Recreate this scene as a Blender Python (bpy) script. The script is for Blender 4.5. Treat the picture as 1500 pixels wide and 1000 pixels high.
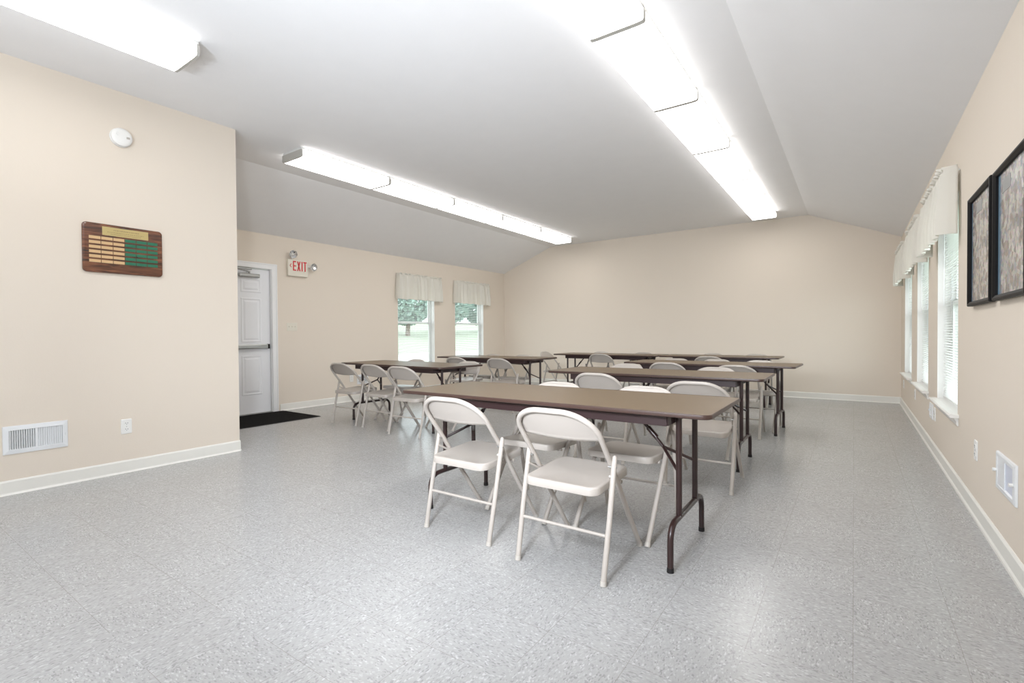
import bpy, bmesh, math, random
from mathutils import Vector, Matrix

for o in list(bpy.data.objects):
    bpy.data.objects.remove(o, do_unlink=True)
SC = bpy.context.scene
COL = SC.collection
PI = math.pi
random.seed(7)

# ------------------------------------------------------------------ room size
XL, XR = -6.846, 0.591          # door wall, window wall
YB, YF = 9.515, -3.60           # back wall, wall behind the camera
XP, YP = -4.80, 2.343           # projecting wall block on the left and its end
XC1, XC2 = -5.562, -0.622       # ceiling creases
HF, HE = 3.04, 2.535            # flat ceiling, eaves
WT = 0.14                       # wall thickness

# ------------------------------------------------------------------ camera
f_px, th, pt, ro, ch = 719.334, 0.608308, -0.0135895, -0.0063984, 1.085396
R0 = Vector((math.cos(th), math.sin(th), 0)); F0 = Vector((-math.sin(th), math.cos(th), 0)); U0 = Vector((0, 0, 1))
Fw = F0*math.cos(pt) + U0*math.sin(pt); U1 = -F0*math.sin(pt) + U0*math.cos(pt)
Rr = R0*math.cos(ro) + U1*math.sin(ro); Uu = U1*math.cos(ro) - R0*math.sin(ro)
cam = bpy.data.cameras.new('camera'); camo = bpy.data.objects.new('camera', cam); COL.objects.link(camo)
M = Matrix.Identity(4)
for i in range(3):
    M[i][0], M[i][1], M[i][2] = Rr[i], Uu[i], -Fw[i]
M[2][3] = ch
camo.matrix_world = M
cam.sensor_width = 36; cam.sensor_fit = 'HORIZONTAL'; cam.lens = f_px/1500*36
cam.clip_start = 0.02; cam.clip_end = 300
SC.camera = camo

# ------------------------------------------------------------------ world, exposure, lights
w = bpy.data.worlds.new('sky'); SC.world = w; w.use_nodes = True
bg = w.node_tree.nodes['Background']; bg.inputs[0].default_value = (0.88, 0.94, 1.0, 1); bg.inputs[1].default_value = 2.6
SC.view_settings.view_transform = 'Standard'; SC.view_settings.look = 'None'
SC.view_settings.gamma = 1; SC.view_settings.use_curve_mapping = False
SC.view_settings.exposure = 0.79
LAMP = 3.6

def area(name, loc, rot, sx, sy, power, color, spread=PI):
    l = bpy.data.lights.new(name, 'AREA'); l.shape = 'RECTANGLE'; l.size = sx; l.size_y = sy
    l.energy = power; l.color = color; l.spread = spread
    o = bpy.data.objects.new(name, l); COL.objects.link(o); o.location = loc; o.rotation_euler = rot
    return o
# added cool fill light behind the photographer
area('fill_behind', (-2.1, YF+0.15, 1.9), (PI/2+0.12, 0, 0), 4.6, 1.9, 25, (0.84, 0.92, 1.0))
# the photographer's flash, bounced off the ceiling
area('bounce_flash', (-1.5, -1.1, 1.35), (PI-0.35, 0, 0.1), 0.6, 0.6, 66, (0.80, 0.89, 1.0), 2.4)
# and its soft box towards the tables
area('soft_flash', (-0.75, -0.05, 1.42), (PI/2-0.03, 0, th-0.22), 0.32, 0.32, 28, (0.86, 0.92, 1.0), 1.8)

# ------------------------------------------------------------------ helpers
def tag(o, label=None, cat=None, group=None, kind=None):
    if label: o['label'] = label
    if cat: o['category'] = cat
    if group: o['group'] = group
    if kind: o['kind'] = kind
    return o
def empty(name, loc=(0, 0, 0), rz=0, **k):
    o = bpy.data.objects.new(name, None); COL.objects.link(o)
    o.location = loc; o.rotation_euler = (0, 0, rz); o.empty_display_size = 0.1
    return tag(o, **k)
class MB:
    def __init__(s): s.v = []; s.f = []; s.sm = []
    def add(s, vs, fs, smooth=False):
        b = len(s.v); s.v += [tuple(v) for v in vs]
        for f in fs: s.f.append(tuple(i+b for i in f)); s.sm.append(smooth)
        return s
    def box(s, x0, x1, y0, y1, z0, z1):
        if x0 > x1: x0, x1 = x1, x0
        if y0 > y1: y0, y1 = y1, y0
        if z0 > z1: z0, z1 = z1, z0
        vs = [(x0,y0,z0),(x1,y0,z0),(x1,y1,z0),(x0,y1,z0),(x0,y0,z1),(x1,y0,z1),(x1,y1,z1),(x0,y1,z1)]
        return s.add(vs, [(0,3,2,1),(4,5,6,7),(0,1,5,4),(1,2,6,5),(2,3,7,6),(3,0,4,7)])
    def tube(s, pts, r, n=12, cap=True):
        P = [Vector(p) for p in pts]; rings = []
        rs = r if isinstance(r, (list, tuple)) else [r]*len(P)
        t = (P[1]-P[0]).normalized()
        up = Vector((0,0,1)) if abs(t.z) < 0.9 else Vector((1,0,0))
        nrm = (up - t*up.dot(t)).normalized()
        for i, p in enumerate(P):
            if i == 0: t = (P[1]-P[0]).normalized()
            elif i == len(P)-1: t = (P[-1]-P[-2]).normalized()
            else: t = ((P[i+1]-P[i]).normalized() + (P[i]-P[i-1]).normalized()).normalized()
            nrm = (nrm - t*nrm.dot(t)).normalized(); b = t.cross(nrm)
            rings.append([p + (nrm*math.cos(a)+b*math.sin(a))*rs[i] for a in [2*PI*k/n for k in range(n)]])
        vs = [v for ring in rings for v in ring]; fs = []
        for i in range(len(P)-1):
            for k in range(n):
                a = i*n+k; b2 = i*n+(k+1) % n
                fs.append((a, b2, b2+n, a+n))
        s.add(vs, fs, True)
        if cap:
            s.add(rings[0], [tuple(range(n-1, -1, -1))]); s.add(rings[-1], [tuple(range(n))])
        return s
    def prism(s, poly, a0, a1, fn):
        """poly list of (p,q); extruded from a0 to a1; fn(p,q,a)->xyz"""
        n = len(poly)
        vs = [fn(p, q, a0) for p, q in poly] + [fn(p, q, a1) for p, q in poly]
        fs = [tuple(range(n)), tuple(range(2*n-1, n-1, -1))]
        for i in range(n):
            j = (i+1) % n; fs.append((i, i+n, j+n, j))
        return s.add(vs, fs)
    def loops(s, rings, smooth=False, cap0=True, cap1=True, close=True):
        n = len(rings[0]); vs = [v for r in rings for v in r]; fs = []
        for i in range(len(rings)-1):
            for k in range(n if close else n-1):
                a = i*n+k; b = i*n+(k+1) % n
                fs.append((a, b, b+n, a+n))
        s.add(vs, fs, smooth)
        if cap0: s.add(rings[0], [tuple(range(n-1, -1, -1))])
        if cap1: s.add(rings[-1], [tuple(range(n))])
        return s
    def build(s, name, mat, parent=None, bevel=0, seg=2, weld=True, **k):
        me = bpy.data.meshes.new(name); me.from_pydata(s.v, [], s.f); me.update()
        for p, q in zip(me.polygons, s.sm): p.use_smooth = q
        bm = bmesh.new(); bm.from_mesh(me)
        if weld: bmesh.ops.remove_doubles(bm, verts=bm.verts, dist=1e-5)
        bmesh.ops.recalc_face_normals(bm, faces=bm.faces)
        bm.to_mesh(me); bm.free()
        if any(s.sm):
            try: me.set_sharp_from_angle(angle=math.radians(40))
            except Exception: pass
        o = bpy.data.objects.new(name, me); COL.objects.link(o)
        if mat: me.materials.append(mat)
        if parent: o.parent = parent
        if bevel:
            m = o.modifiers.new('bevel', 'BEVEL'); m.width = bevel; m.segments = seg; m.limit_method = 'ANGLE'; m.angle_limit = math.radians(40)
            m.harden_normals = False
        return tag(o, **k)
def rrect(x0, x1, y0, y1, r, n=6):
    pts = []
    for cx, cy, a0 in ((x1-r, y1-r, 0), (x0+r, y1-r, PI/2), (x0+r, y0+r, PI), (x1-r, y0+r, 1.5*PI)):
        for k in range(n+1):
            a = a0+PI/2*k/n; pts.append((cx+r*math.cos(a), cy+r*math.sin(a)))
    return pts
def fillet(pts, r, n=6):
    P = [Vector(p) for p in pts]; out = [P[0]]
    for i in range(1, len(P)-1):
        a = (P[i-1]-P[i]); b = (P[i+1]-P[i]); la, lb = a.length, b.length
        d = min(r, la*0.49, lb*0.49); A = P[i]+a.normalized()*d; B = P[i]+b.normalized()*d
        for k in range(n+1):
            t = k/n; out.append(A*(1-t)**2 + P[i]*2*t*(1-t) + B*t*t)
    out.append(P[-1]); return out
def copy_tree(o, parent=None):
    c = o.copy(); COL.objects.link(c)
    if parent: c.parent = parent
    for chd in [x for x in bpy.data.objects if x.parent == o]:
        copy_tree(chd, c)
    return c

# ------------------------------------------------------------------ materials
def srgb(r, g, b):
    def c(x):
        x /= 255
        return x/12.92 if x <= 0.04045 else ((x+0.055)/1.055)**2.4
    return (c(r), c(g), c(b), 1)
def mat(name, col, rough=0.5, metal=0.0, spec=0.5, bump=0, bscale=200, var=0, vscale=6, coat=0):
    m = bpy.data.materials.new(name); m.use_nodes = True
    nt = m.node_tree; b = nt.nodes['Principled BSDF']
    b.inputs['Base Color'].default_value = col; b.inputs['Roughness'].default_value = rough
    b.inputs['Metallic'].default_value = metal; b.inputs['Specular IOR Level'].default_value = spec
    if coat: b.inputs['Coat Weight'].default_value = coat
    tc = nt.nodes.new('ShaderNodeTexCoord')
    nz = nt.nodes.new('ShaderNodeTexNoise'); nz.inputs['Scale'].default_value = vscale; nz.inputs['Detail'].default_value = 3
    nt.links.new(tc.outputs['Object'], nz.inputs['Vector'])
    mx = nt.nodes.new('ShaderNodeMix'); mx.data_type = 'RGBA'
    v = var if var else 0.015
    mx.inputs[6].default_value = tuple(c*(1-v) for c in col[:3])+(1,); mx.inputs[7].default_value = tuple(min(1, c*(1+v)) for c in col[:3])+(1,)
    nt.links.new(nz.outputs['Fac'], mx.inputs[0]); nt.links.new(mx.outputs[2], b.inputs['Base Color'])
    if bump:
        n2 = nt.nodes.new('ShaderNodeTexNoise'); n2.inputs['Scale'].default_value = bscale; n2.inputs['Detail'].default_value = 2
        nt.links.new(tc.outputs['Object'], n2.inputs['Vector'])
        bp = nt.nodes.new('ShaderNodeBump'); bp.inputs['Strength'].default_value = bump; bp.inputs['Distance'].default_value = 0.002
        nt.links.new(n2.outputs['Fac'], bp.inputs['Height']); nt.links.new(bp.outputs['Normal'], b.inputs['Normal'])
    return m
M_WALL = mat('beige_wall_paint', srgb(229, 218, 204), 0.75, spec=0.25, bump=0.15, bscale=90, var=0.01, vscale=1.5)
M_CEIL = mat('white_ceiling_paint', srgb(240, 239, 239), 0.9, spec=0.1, bump=0.15, bscale=60)
M_BASE = mat('cream_vinyl_base', srgb(234, 232, 225), 0.45)
M_TRIM = mat('white_gloss_trim', srgb(240, 240, 240), 0.35)
M_DOOR = mat('white_door_paint', srgb(238, 239, 242), 0.35)
M_SILL = mat('white_sill_paint', srgb(238, 236, 232), 0.35)
M_VINYL = mat('white_window_vinyl', srgb(240, 240, 238), 0.35)
M_BLIND = mat('white_blind_slat', srgb(238, 238, 236), 0.45)
M_CHAIR = mat('beige_grey_enamel', srgb(181, 173, 165), 0.32, spec=0.5, var=0.02, vscale=9)
M_CHAIRCAP = mat('grey_rubber_tip', srgb(188, 182, 174), 0.7)
M_TTOP = mat('walnut_brown_laminate', srgb(106, 88, 66), 0.38, spec=0.3, var=0.05, vscale=30, bump=0.08, bscale=300)
M_TEDGE = mat('dark_brown_vinyl_edge', srgb(66, 47, 41), 0.35)
M_TLEG = mat('dark_brown_enamel', srgb(46, 28, 27), 0.3, spec=0.55)
M_TAPR = mat('maroon_brown_enamel', srgb(50, 31, 32), 0.4)
M_TRUB = mat('black_rubber', srgb(24, 22, 22), 0.7)
M_STEEL = mat('brushed_aluminium', srgb(170, 170, 168), 0.35, metal=0.85)
M_DARK = mat('dark_gap', srgb(40, 42, 44), 0.8)
M_BLACK = mat('black_frame_lacquer', srgb(12, 11, 12), 0.5, spec=0.2)
M_PLATE = mat('white_plastic', srgb(240, 239, 236), 0.35)
M_PLATE2 = mat('ivory_plastic', srgb(228, 222, 208), 0.4)
M_RED = mat('red_sign_letters', srgb(214, 48, 56), 0.45)
M_CHROME = mat('chrome_reflector', srgb(225, 225, 225), 0.15, metal=1.0)
M_GOLD = mat('pale_gold_plate', srgb(212, 178, 132), 0.38, metal=0.15)
M_GOLD2 = mat('header_gold_plate', srgb(192, 172, 116), 0.4, metal=0.15)
M_ENGR = mat('engraving_ink', srgb(148, 128, 86), 0.6)
M_GREEN = mat('green_plate', srgb(34, 112, 84), 0.4, metal=0.1)
M_GRILLE = mat('white_register_enamel', srgb(234, 236, 238), 0.35)
M_FIXT = mat('white_fixture_enamel', srgb(218, 218, 215), 0.4)
M_ENDP = mat('grey_end_plate_enamel', srgb(180, 177, 170), 0.5)
M_LAWN = mat('lawn_grass', srgb(138, 146, 124), 0.95, var=0.15, vscale=2)
M_ROAD = mat('pale_concrete', srgb(190, 188, 182), 0.9)
M_BARK = mat('tree_bark', srgb(98, 82, 66), 0.9)
M_LEAF = mat('tree_leaves', srgb(126, 150, 138), 0.7, var=0.25, vscale=1.5)

def floor_mat():
    m = bpy.data.materials.new('speckled_vinyl_tile'); m.use_nodes = True
    nt = m.node_tree; L = nt.links.new; N = nt.nodes.new; b = nt.nodes['Principled BSDF']
    tc = N('ShaderNodeTexCoord')
    sep = N('ShaderNodeSeparateXYZ'); L(tc.outputs['Object'], sep.inputs[0])
    T = 0.3048
    def m_(op, a, bb=None, c=None):
        n = N('ShaderNodeMath'); n.operation = op
        for i, x in enumerate((a, bb, c)):
            if x is None: continue
            if isinstance(x, (int, float)): n.inputs[i].default_value = x
            else: L(x, n.inputs[i])
        return n.outputs[0]
    tx = m_('DIVIDE', sep.outputs[0], T); ty = m_('DIVIDE', m_('SUBTRACT', sep.outputs[1], 0.01), T)
    fx, fy = m_('FLOOR', tx), m_('FLOOR', ty)
    par = m_('MODULO', m_('ADD', m_('ADD', fx, fy), 400.0), 2.0)
    # flecks: two stretched voronoi layers, the direction turns with every other tile
    def flecks(sx, sy, seed):
        mp = N('ShaderNodeMapping'); mp.inputs['Scale'].default_value = (sx, sy, 1); mp.inputs['Location'].default_value = (seed, seed*2, 0)
        L(tc.outputs['Object'], mp.inputs[0])
        v = N('ShaderNodeTexVoronoi'); v.inputs['Scale'].default_value = 1; v.inputs['Randomness'].default_value = 1
        L(mp.outputs[0], v.inputs['Vector'])
        s2 = N('ShaderNodeSeparateColor'); L(v.outputs['Color'], s2.inputs[0]); return s2.outputs[0]
    A = flecks(100, 210, 3.1); B = flecks(210, 100, 7.7)
    mixf = N('ShaderNodeMix'); mixf.data_type = 'FLOAT'; L(par, mixf.inputs[0]); L(A, mixf.inputs[2]); L(B, mixf.inputs[3])
    cr = N('ShaderNodeValToRGB'); e = cr.color_ramp.elements
    e[0].position = 0.0; e[0].color = srgb(148, 148, 149)
    e[1].position = 1.0; e[1].color = srgb(194, 194, 197)
    for p, c in ((0.12, (160, 160, 161)), (0.2, (168, 168, 169)), (0.78, (172, 172, 173)), (0.92, (180, 180, 182))):
        x = e.new(p); x.color = srgb(*c)
    L(mixf.outputs[0], cr.inputs[0])
    # tile joints
    def edge(t):
        fr = m_('FRACT', t); d = m_('MINIMUM', fr, m_('SUBTRACT', 1.0, fr)); return m_('LESS_THAN', d, 0.0038)
    j = m_('MAXIMUM', edge(tx), edge(ty))
    nz = N('ShaderNodeTexNoise'); nz.inputs['Scale'].default_value = 1.3; L(tc.outputs['Object'], nz.inputs['Vector'])
    jf = m_('MULTIPLY', m_('MULTIPLY', j, m_('GREATER_THAN', nz.outputs['Fac'], 0.42)), 0.38)
    mx = N('ShaderNodeMix'); mx.data_type = 'RGBA'; L(jf, mx.inputs[0]); L(cr.outputs[0], mx.inputs[6]); mx.inputs[7].default_value = srgb(120, 112, 104)
    # slight tile to tile tone
    wn = N('ShaderNodeTexWhiteNoise'); wn.noise_dimensions = '2D'; cb = N('ShaderNodeCombineXYZ'); L(fx, cb.inputs[0]); L(fy, cb.inputs[1]); L(cb.outputs[0], wn.inputs['Vector'])
    hsv = N('ShaderNodeHueSaturation'); L(m_('ADD', 0.985, m_('MULTIPLY', wn.outputs['Value'], 0.03)), hsv.inputs['Value']); L(mx.outputs[2], hsv.inputs['Color'])
    wm = N('ShaderNodeMix'); wm.data_type = 'RGBA'; wm.blend_type = 'MULTIPLY'; wm.inputs[0].default_value = 1; L(hsv.outputs[0], wm.inputs[6]); wm.inputs[7].default_value = (1.0, 0.995, 0.97, 1)
    L(wm.outputs[2], b.inputs['Base Color'])
    n3 = N('ShaderNodeTexNoise'); n3.inputs['Scale'].default_value = 2.2; n3.inputs['Detail'].default_value = 4; L(tc.outputs['Object'], n3.inputs['Vector'])
    L(m_('ADD', 0.23, m_('MULTIPLY', n3.outputs['Fac'], 0.03)), b.inputs['Roughness'])
    b.inputs['Specular IOR Level'].default_value = 0.42
    return m
M_FLOOR = floor_mat()

def emis_mat(name, col, s):
    m = bpy.data.materials.new(name); m.use_nodes = True; nt = m.node_tree
    b = nt.nodes['Principled BSDF']; b.inputs['Base Color'].default_value = (0.8, 0.8, 0.8, 1)
    b.inputs['Emission Color'].default_value = col; b.inputs['Emission Strength'].default_value = s
    b.inputs['Roughness'].default_value = 0.4
    return m
M_LENS = emis_mat('lit_prismatic_lens', (1.0, 0.98, 0.955, 1), LAMP*1.14)
M_LENS2 = emis_mat('lit_lens_side', (1.0, 0.98, 0.955, 1), LAMP*0.36)

def glass_mat():
    m = bpy.data.materials.new('window_glass'); m.use_nodes = True; nt = m.node_tree; nt.nodes.clear()
    out = nt.nodes.new('ShaderNodeOutputMaterial'); t = nt.nodes.new('ShaderNodeBsdfTransparent'); g = nt.nodes.new('ShaderNodeBsdfGlossy')
    g.inputs['Roughness'].default_value = 0.02; t.inputs[0].default_value = (0.94, 0.97, 0.96, 1)
    lw = nt.nodes.new('ShaderNodeLayerWeight'); pw_ = nt.nodes.new('ShaderNodeMath'); pw_.operation = 'POWER'; pw_.inputs[1].default_value = 5
    nt.links.new(lw.outputs['Facing'], pw_.inputs[0])
    fr = nt.nodes.new('ShaderNodeMapRange'); fr.inputs[3].default_value = 0.04; fr.inputs[4].default_value = 0.9; mx = nt.nodes.new('ShaderNodeMixShader')
    nt.links.new(pw_.outputs[0], fr.inputs[0]); lw.inputs[0].default_value = 0.5
    nt.links.new(fr.outputs[0], mx.inputs[0]); nt.links.new(t.outputs[0], mx.inputs[1]); nt.links.new(g.outputs[0], mx.inputs[2]); nt.links.new(mx.outputs[0], out.inputs[0])
    return m
M_GLASS = glass_mat()

def cloth_mat():
    m = mat('off_white_valance_cloth', srgb(238, 235, 226), 0.9, spec=0.1, bump=0.2, bscale=500)
    nt = m.node_tree; b = nt.nodes['Principled BSDF']; out = nt.nodes['Material Output']
    tr = nt.nodes.new('ShaderNodeBsdfTranslucent'); tr.inputs[0].default_value = srgb(240, 235, 226)
    mx = nt.nodes.new('ShaderNodeMixShader'); mx.inputs[0].default_value = 0.22
    nt.links.new(b.outputs[0], mx.inputs[1]); nt.links.new(tr.outputs[0], mx.inputs[2]); nt.links.new(mx.outputs[0], out.inputs[0])
    return m
M_CLOTH = cloth_mat()

def wood_mat():
    m = bpy.data.materials.new('walnut_board'); m.use_nodes = True; nt = m.node_tree; L = nt.links.new
    b = nt.nodes['Principled BSDF']; b.inputs['Roughness'].default_value = 0.22; b.inputs['Coat Weight'].default_value = 0.5
    tc = nt.nodes.new('ShaderNodeTexCoord'); mp = nt.nodes.new('ShaderNodeMapping'); mp.inputs['Scale'].default_value = (8, 1.6, 14)
    L(tc.outputs['Object'], mp.inputs[0]); nz = nt.nodes.new('ShaderNodeTexNoise'); nz.inputs['Scale'].default_value = 2.2; nz.inputs['Detail'].default_value = 6; nz.inputs['Distortion'].default_value = 1.2
    L(mp.outputs[0], nz.inputs['Vector']); cr = nt.nodes.new('ShaderNodeValToRGB'); e = cr.color_ramp.elements
    e[0].position = 0.32; e[0].color = srgb(46, 26, 18); e[1].position = 0.7; e[1].color = srgb(146, 92, 62); x = e.new(0.5); x.color = srgb(98, 58, 38)
    L(nz.outputs['Fac'], cr.inputs[0]); L(cr.outputs[0], b.inputs['Base Color'])
    return m
M_WOOD = wood_mat()

def collage_mat(name, tint, blue):
    """poster crowded with tiny pictures: brick grid with random muted tones"""
    m = bpy.data.materials.new(name); m.use_nodes = True; nt = m.node_tree; L = nt.links.new; N = nt.nodes.new
    b = nt.nodes['Principled BSDF']; b.inputs['Roughness'].default_value = 0.25
    tc = N('ShaderNodeTexCoord')
    mp = N('ShaderNodeMapping'); mp.inputs['Scale'].default_value = (1, 34, 30); L(tc.outputs['Object'], mp.inputs[0])
    v = N('ShaderNodeTexVoronoi'); v.inputs['Scale'].default_value = 1; v.inputs['Randomness'].default_value = 1.0; L(mp.outputs[0], v.inputs['Vector'])
    sp = N('ShaderNodeSeparateColor'); L(v.outputs['Color'], sp.inputs[0])
    cr = N('ShaderNodeValToRGB'); e = cr.color_ramp.elements; e[0].color = srgb(120, 114, 106); e[1].color = srgb(200, 190, 178)
    for p, c in ((0.2, (150, 122, 104)), (0.4, (128, 136, 148)), (0.55, tint), (0.75, (176, 164, 146))):
        x = e.new(p); x.color = srgb(*c)
    L(sp.outputs[0], cr.inputs[0])
    nz = N('ShaderNodeTexNoise'); nz.inputs['Scale'].default_value = 70; nz.inputs['Detail'].default_value = 4; L(tc.outputs['Object'], nz.inputs['Vector'])
    mx = N('ShaderNodeMix'); mx.data_type = 'RGBA'; mx.blend_type = 'OVERLAY'; mx.inputs[0].default_value = 0.9
    L(cr.outputs[0], mx.inputs[6]); L(nz.outputs['Color'], mx.inputs[7])
    hs = N('ShaderNodeHueSaturation'); hs.inputs['Saturation'].default_value = 0.55; L(mx.outputs[2], hs.inputs['Color'])
    sep = N('ShaderNodeSeparateXYZ'); L(tc.outputs['Object'], sep.inputs[0])
    # blue margin along the far edge of the print
    mr = N('ShaderNodeMapRange'); mr.inputs[1].default_value = blue[0]; mr.inputs[2].default_value = blue[1]; L(sep.outputs[1], mr.inputs[0])
    m2 = N('ShaderNodeMix'); m2.data_type = 'RGBA'; L(mr.outputs[0], m2.inputs[0]); L(hs.outputs[0], m2.inputs[6]); m2.inputs[7].default_value = srgb(112, 144, 166)
    L(m2.outputs[2], b.inputs['Base Color'])
    return m

# ------------------------------------------------------------------ setting
SK = 0.02
MB().box(XL-WT, XR+WT, YF-WT, YB+WT, -0.12, 0).build('floor', M_FLOOR, kind='structure')
prof = [(XL-WT, HE-0.055), (XL, HE), (XC1, HF), (XC2, HF), (XR, HE), (XR+WT, HE-0.055), (XR+WT, HE+0.12), (XC2, HF+0.17), (XC1, HF+0.17), (XL-WT, HE+0.12)]
MB().prism(prof, YF-WT, YB+WT, lambda p, q, a: (p, a, q)).build('ceiling', M_CEIL, kind='structure')
endp = [(XL, 0), (XR, 0), (XR, HE), (XC2, HF), (XC1, HF), (XL, HE)]
MB().prism(endp, YB, YB+WT, lambda p, q, a: (p, a, q)).build('wall_back', M_WALL, kind='structure')
MB().prism(endp, YF-WT, YF, lambda p, q, a: (p, a, q)).build('wall_front', M_WALL, kind='structure')
MB().prism([(XL, 0), (XP, 0), (XP, HF), (XC1, HF), (XL, HE)], YF, YP, lambda p, q, a: (p, a, q)).build('wall_partition', M_WALL, kind='structure')

def side_wall(name, xf, sgn, holes, y0, y1, ztop):
    """wall slab with openings; room face at xf, thickness outward sgn*WT; holes (ya,yb,za,zb)"""
    ys = sorted({y0, y1, *[h[0] for h in holes], *[h[1] for h in holes]})
    zs = sorted({0.0, ztop, *[h[2] for h in holes], *[h[3] for h in holes]})
    m = MB(); xo = xf+sgn*WT
    def hole(i, j):
        if i < 0 or j < 0 or i >= len(ys)-1 or j >= len(zs)-1: return True
        yc, zc = (ys[i]+ys[i+1])/2, (zs[j]+zs[j+1])/2
        return any(h[0] < yc < h[1] and h[2] < zc < h[3] for h in holes)
    for i in range(len(ys)-1):
        for j in range(len(zs)-1):
            if hole(i, j): continue
            a, b, c, d = ys[i], ys[i+1], zs[j], zs[j+1]
            for x in (xf, xo): m.add([(x, a, c), (x, b, c), (x, b, d), (x, a, d)], [(0, 1, 2, 3)])
            if hole(i-1, j): m.add([(xf, a, c), (xo, a, c), (xo, a, d), (xf, a, d)], [(0, 1, 2, 3)])
            if hole(i+1, j): m.add([(xf, b, c), (xo, b, c), (xo, b, d), (xf, b, d)], [(0, 1, 2, 3)])
            if hole(i, j-1): m.add([(xf, a, c), (xo, a, c), (xo, b, c), (xf, b, c)], [(0, 1, 2, 3)])
            if hole(i, j+1): m.add([(xf, a, d), (xo, a, d), (xo, b, d), (xf, b, d)], [(0, 1, 2, 3)])
    return m.build(name, M_WALL, kind='structure')
ZW0, ZW1 = 0.50, 2.06
DY0, DY1, DZ = 2.86, 3.826, 2.052                  # door opening
LW = [(6.18, 7.14), (7.75, 8.71)]
RW = [(7.86, 8.86), (6.20, 7.22), (4.55, 5.57)]
side_wall('wall_left', XL, -1, [(DY0, DY1, 0.0, DZ)]+[(a, b, ZW0, ZW1) for a, b in LW], YF-WT, YB+WT, HE)
side_wall('wall_right', XR, 1, [(a, b, ZW0, ZW1) for a, b in RW], YF-WT, YB+WT, HE)

# baseboards
def base_prism(poly, a0, a1, fn, name, kind='structure'):
    return MB().prism(poly, a0, a1, fn).build(name, M_BASE, kind=kind)
bp = [(0, 0), (0.02, 0), (0.011, 0.014), (0.009, 0.088), (0.004, 0.1), (0, 0.1)]
b1 = MB(); b1.prism(bp, YP, 2.78, lambda p, q, a: (XL+p, a, q)); b1.prism(bp, 3.92, YB, lambda p, q, a: (XL+p, a, q)); b1.build('baseboard_left', M_BASE, kind='structure')
b2 = MB(); b2.prism(bp, YF, YP, lambda p, q, a: (XP+p, a, q)); b2.prism(bp, XL, XP, lambda p, q, a: (a, YP+p, q)); b2.build('baseboard_partition', M_BASE, kind='structure')
base_prism(bp, XL, XR, lambda p, q, a: (a, YB-p, q), 'baseboard_back')
br = [(0, 0), (0.02, 0), (0.019, 0.012), (0.012, 0.022), (0.012, 0.09), (0.004, 0.1), (0, 0.1)]
base_prism(br, YF, YB, lambda p, q, a: (XR-p, a, q), 'baseboard_right')
base_prism(bp, XP, XR, lambda p, q, a: (a, YF+p, q), 'baseboard_front')

# ------------------------------------------------------------------ windows
def make_window(n, side, ya, yb):
    xf, sg = (XL, -1) if side == 'L' else (XR, 1)
    X = lambda w_: xf+sg*w_                       # w_ grows outward
    e = empty('window_%d' % n, (xf, (ya+yb)/2, ZW0), kind='structure')
    loc = Vector(e.location)
    def B(name, boxes, m, parent=e, bevel=0.002, off=None):
        mb = MB()
        for (w0, w1, y0, y1, z0, z1) in boxes:
            mb.box(X(w0)-loc.x, X(w1)-loc.x, y0-loc.y, y1-loc.y, z0-loc.z, z1-loc.z)
        return mb.build(name, m, parent, bevel=bevel)
    fw = 0.03; W0, W1 = 0.085, 0.135
    B('window_frame', [(W0, W1, ya, ya+fw, ZW0, ZW1), (W0, W1, yb-fw, yb, ZW0, ZW1), (W0, W1, ya+fw, yb-fw, ZW1-fw, ZW1), (W0, W1, ya+fw, yb-fw, ZW0, ZW0+fw)], M_VINYL)
    zm = 1.33; s = 0.038
    for nm, z0, z1, w0, w1 in (('upper_sash', zm-0.02, ZW1-fw, 0.113, 0.131), ('lower_sash', ZW0+fw, zm+0.02, 0.091, 0.109)):
        a, b = ya+fw, yb-fw
        sa = B(nm, [(w0, w1, a, a+s, z0, z1), (w0, w1, b-s, b, z0, z1), (w0, w1, a+s, b-s, z0, z0+s), (w0, w1, a+s, b-s, z1-s, z1)], M_VINYL)
        B('pane', [((w0+w1)/2-0.002, (w0+w1)/2+0.002, a+s-0.004, b-s+0.004, z0+s-0.004, z1-s+0.004)], M_GLASS, parent=sa, bevel=0)
    # white liner boards on the reveal, sill board with rounded nose and apron below it
    B('reveal_lining', [(0.0, W0, ya, ya+0.006, ZW0, ZW1), (0.0, W0, yb-0.006, yb, ZW0, ZW1), (0.0, W0, ya+0.006, yb-0.006, ZW1-0.006, ZW1)], M_SILL, bevel=0)
    mb = MB()
    mb.box(X(0)-loc.x, X(W0)-loc.x, ya+0.006-loc.y, yb-0.006-loc.y, 0, 0.018)
    sp = [(0.0, 0.018), (-0.046, 0.018), (-0.054, 0.010), (-0.054, 0.004), (-0.046, -0.006), (0.0, -0.006)]
    mb.prism(sp, ya-0.06-loc.y, yb+0.06-loc.y, lambda p, q, a: (X(p)-loc.x, a, q))
    mb.build('sill', M_SILL, e, bevel=0.001)
    ap = [(0, -0.006), (-0.026, -0.006), (-0.022, -0.018), (-0.012, -0.03), (-0.012, -0.052), (-0.006, -0.062), (0, -0.062)]
    MB().prism(ap, ya-0.035-loc.y, yb+0.035-loc.y, lambda p, q, a: (X(p)-loc.x, a, q)).build('sill_apron', M_SILL, e)
    return e
wins = []
k = 1
for a, b in LW: make_window(k, 'L', a, b); k += 1
for a, b in RW: make_window(k, 'R', a, b); k += 1

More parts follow.
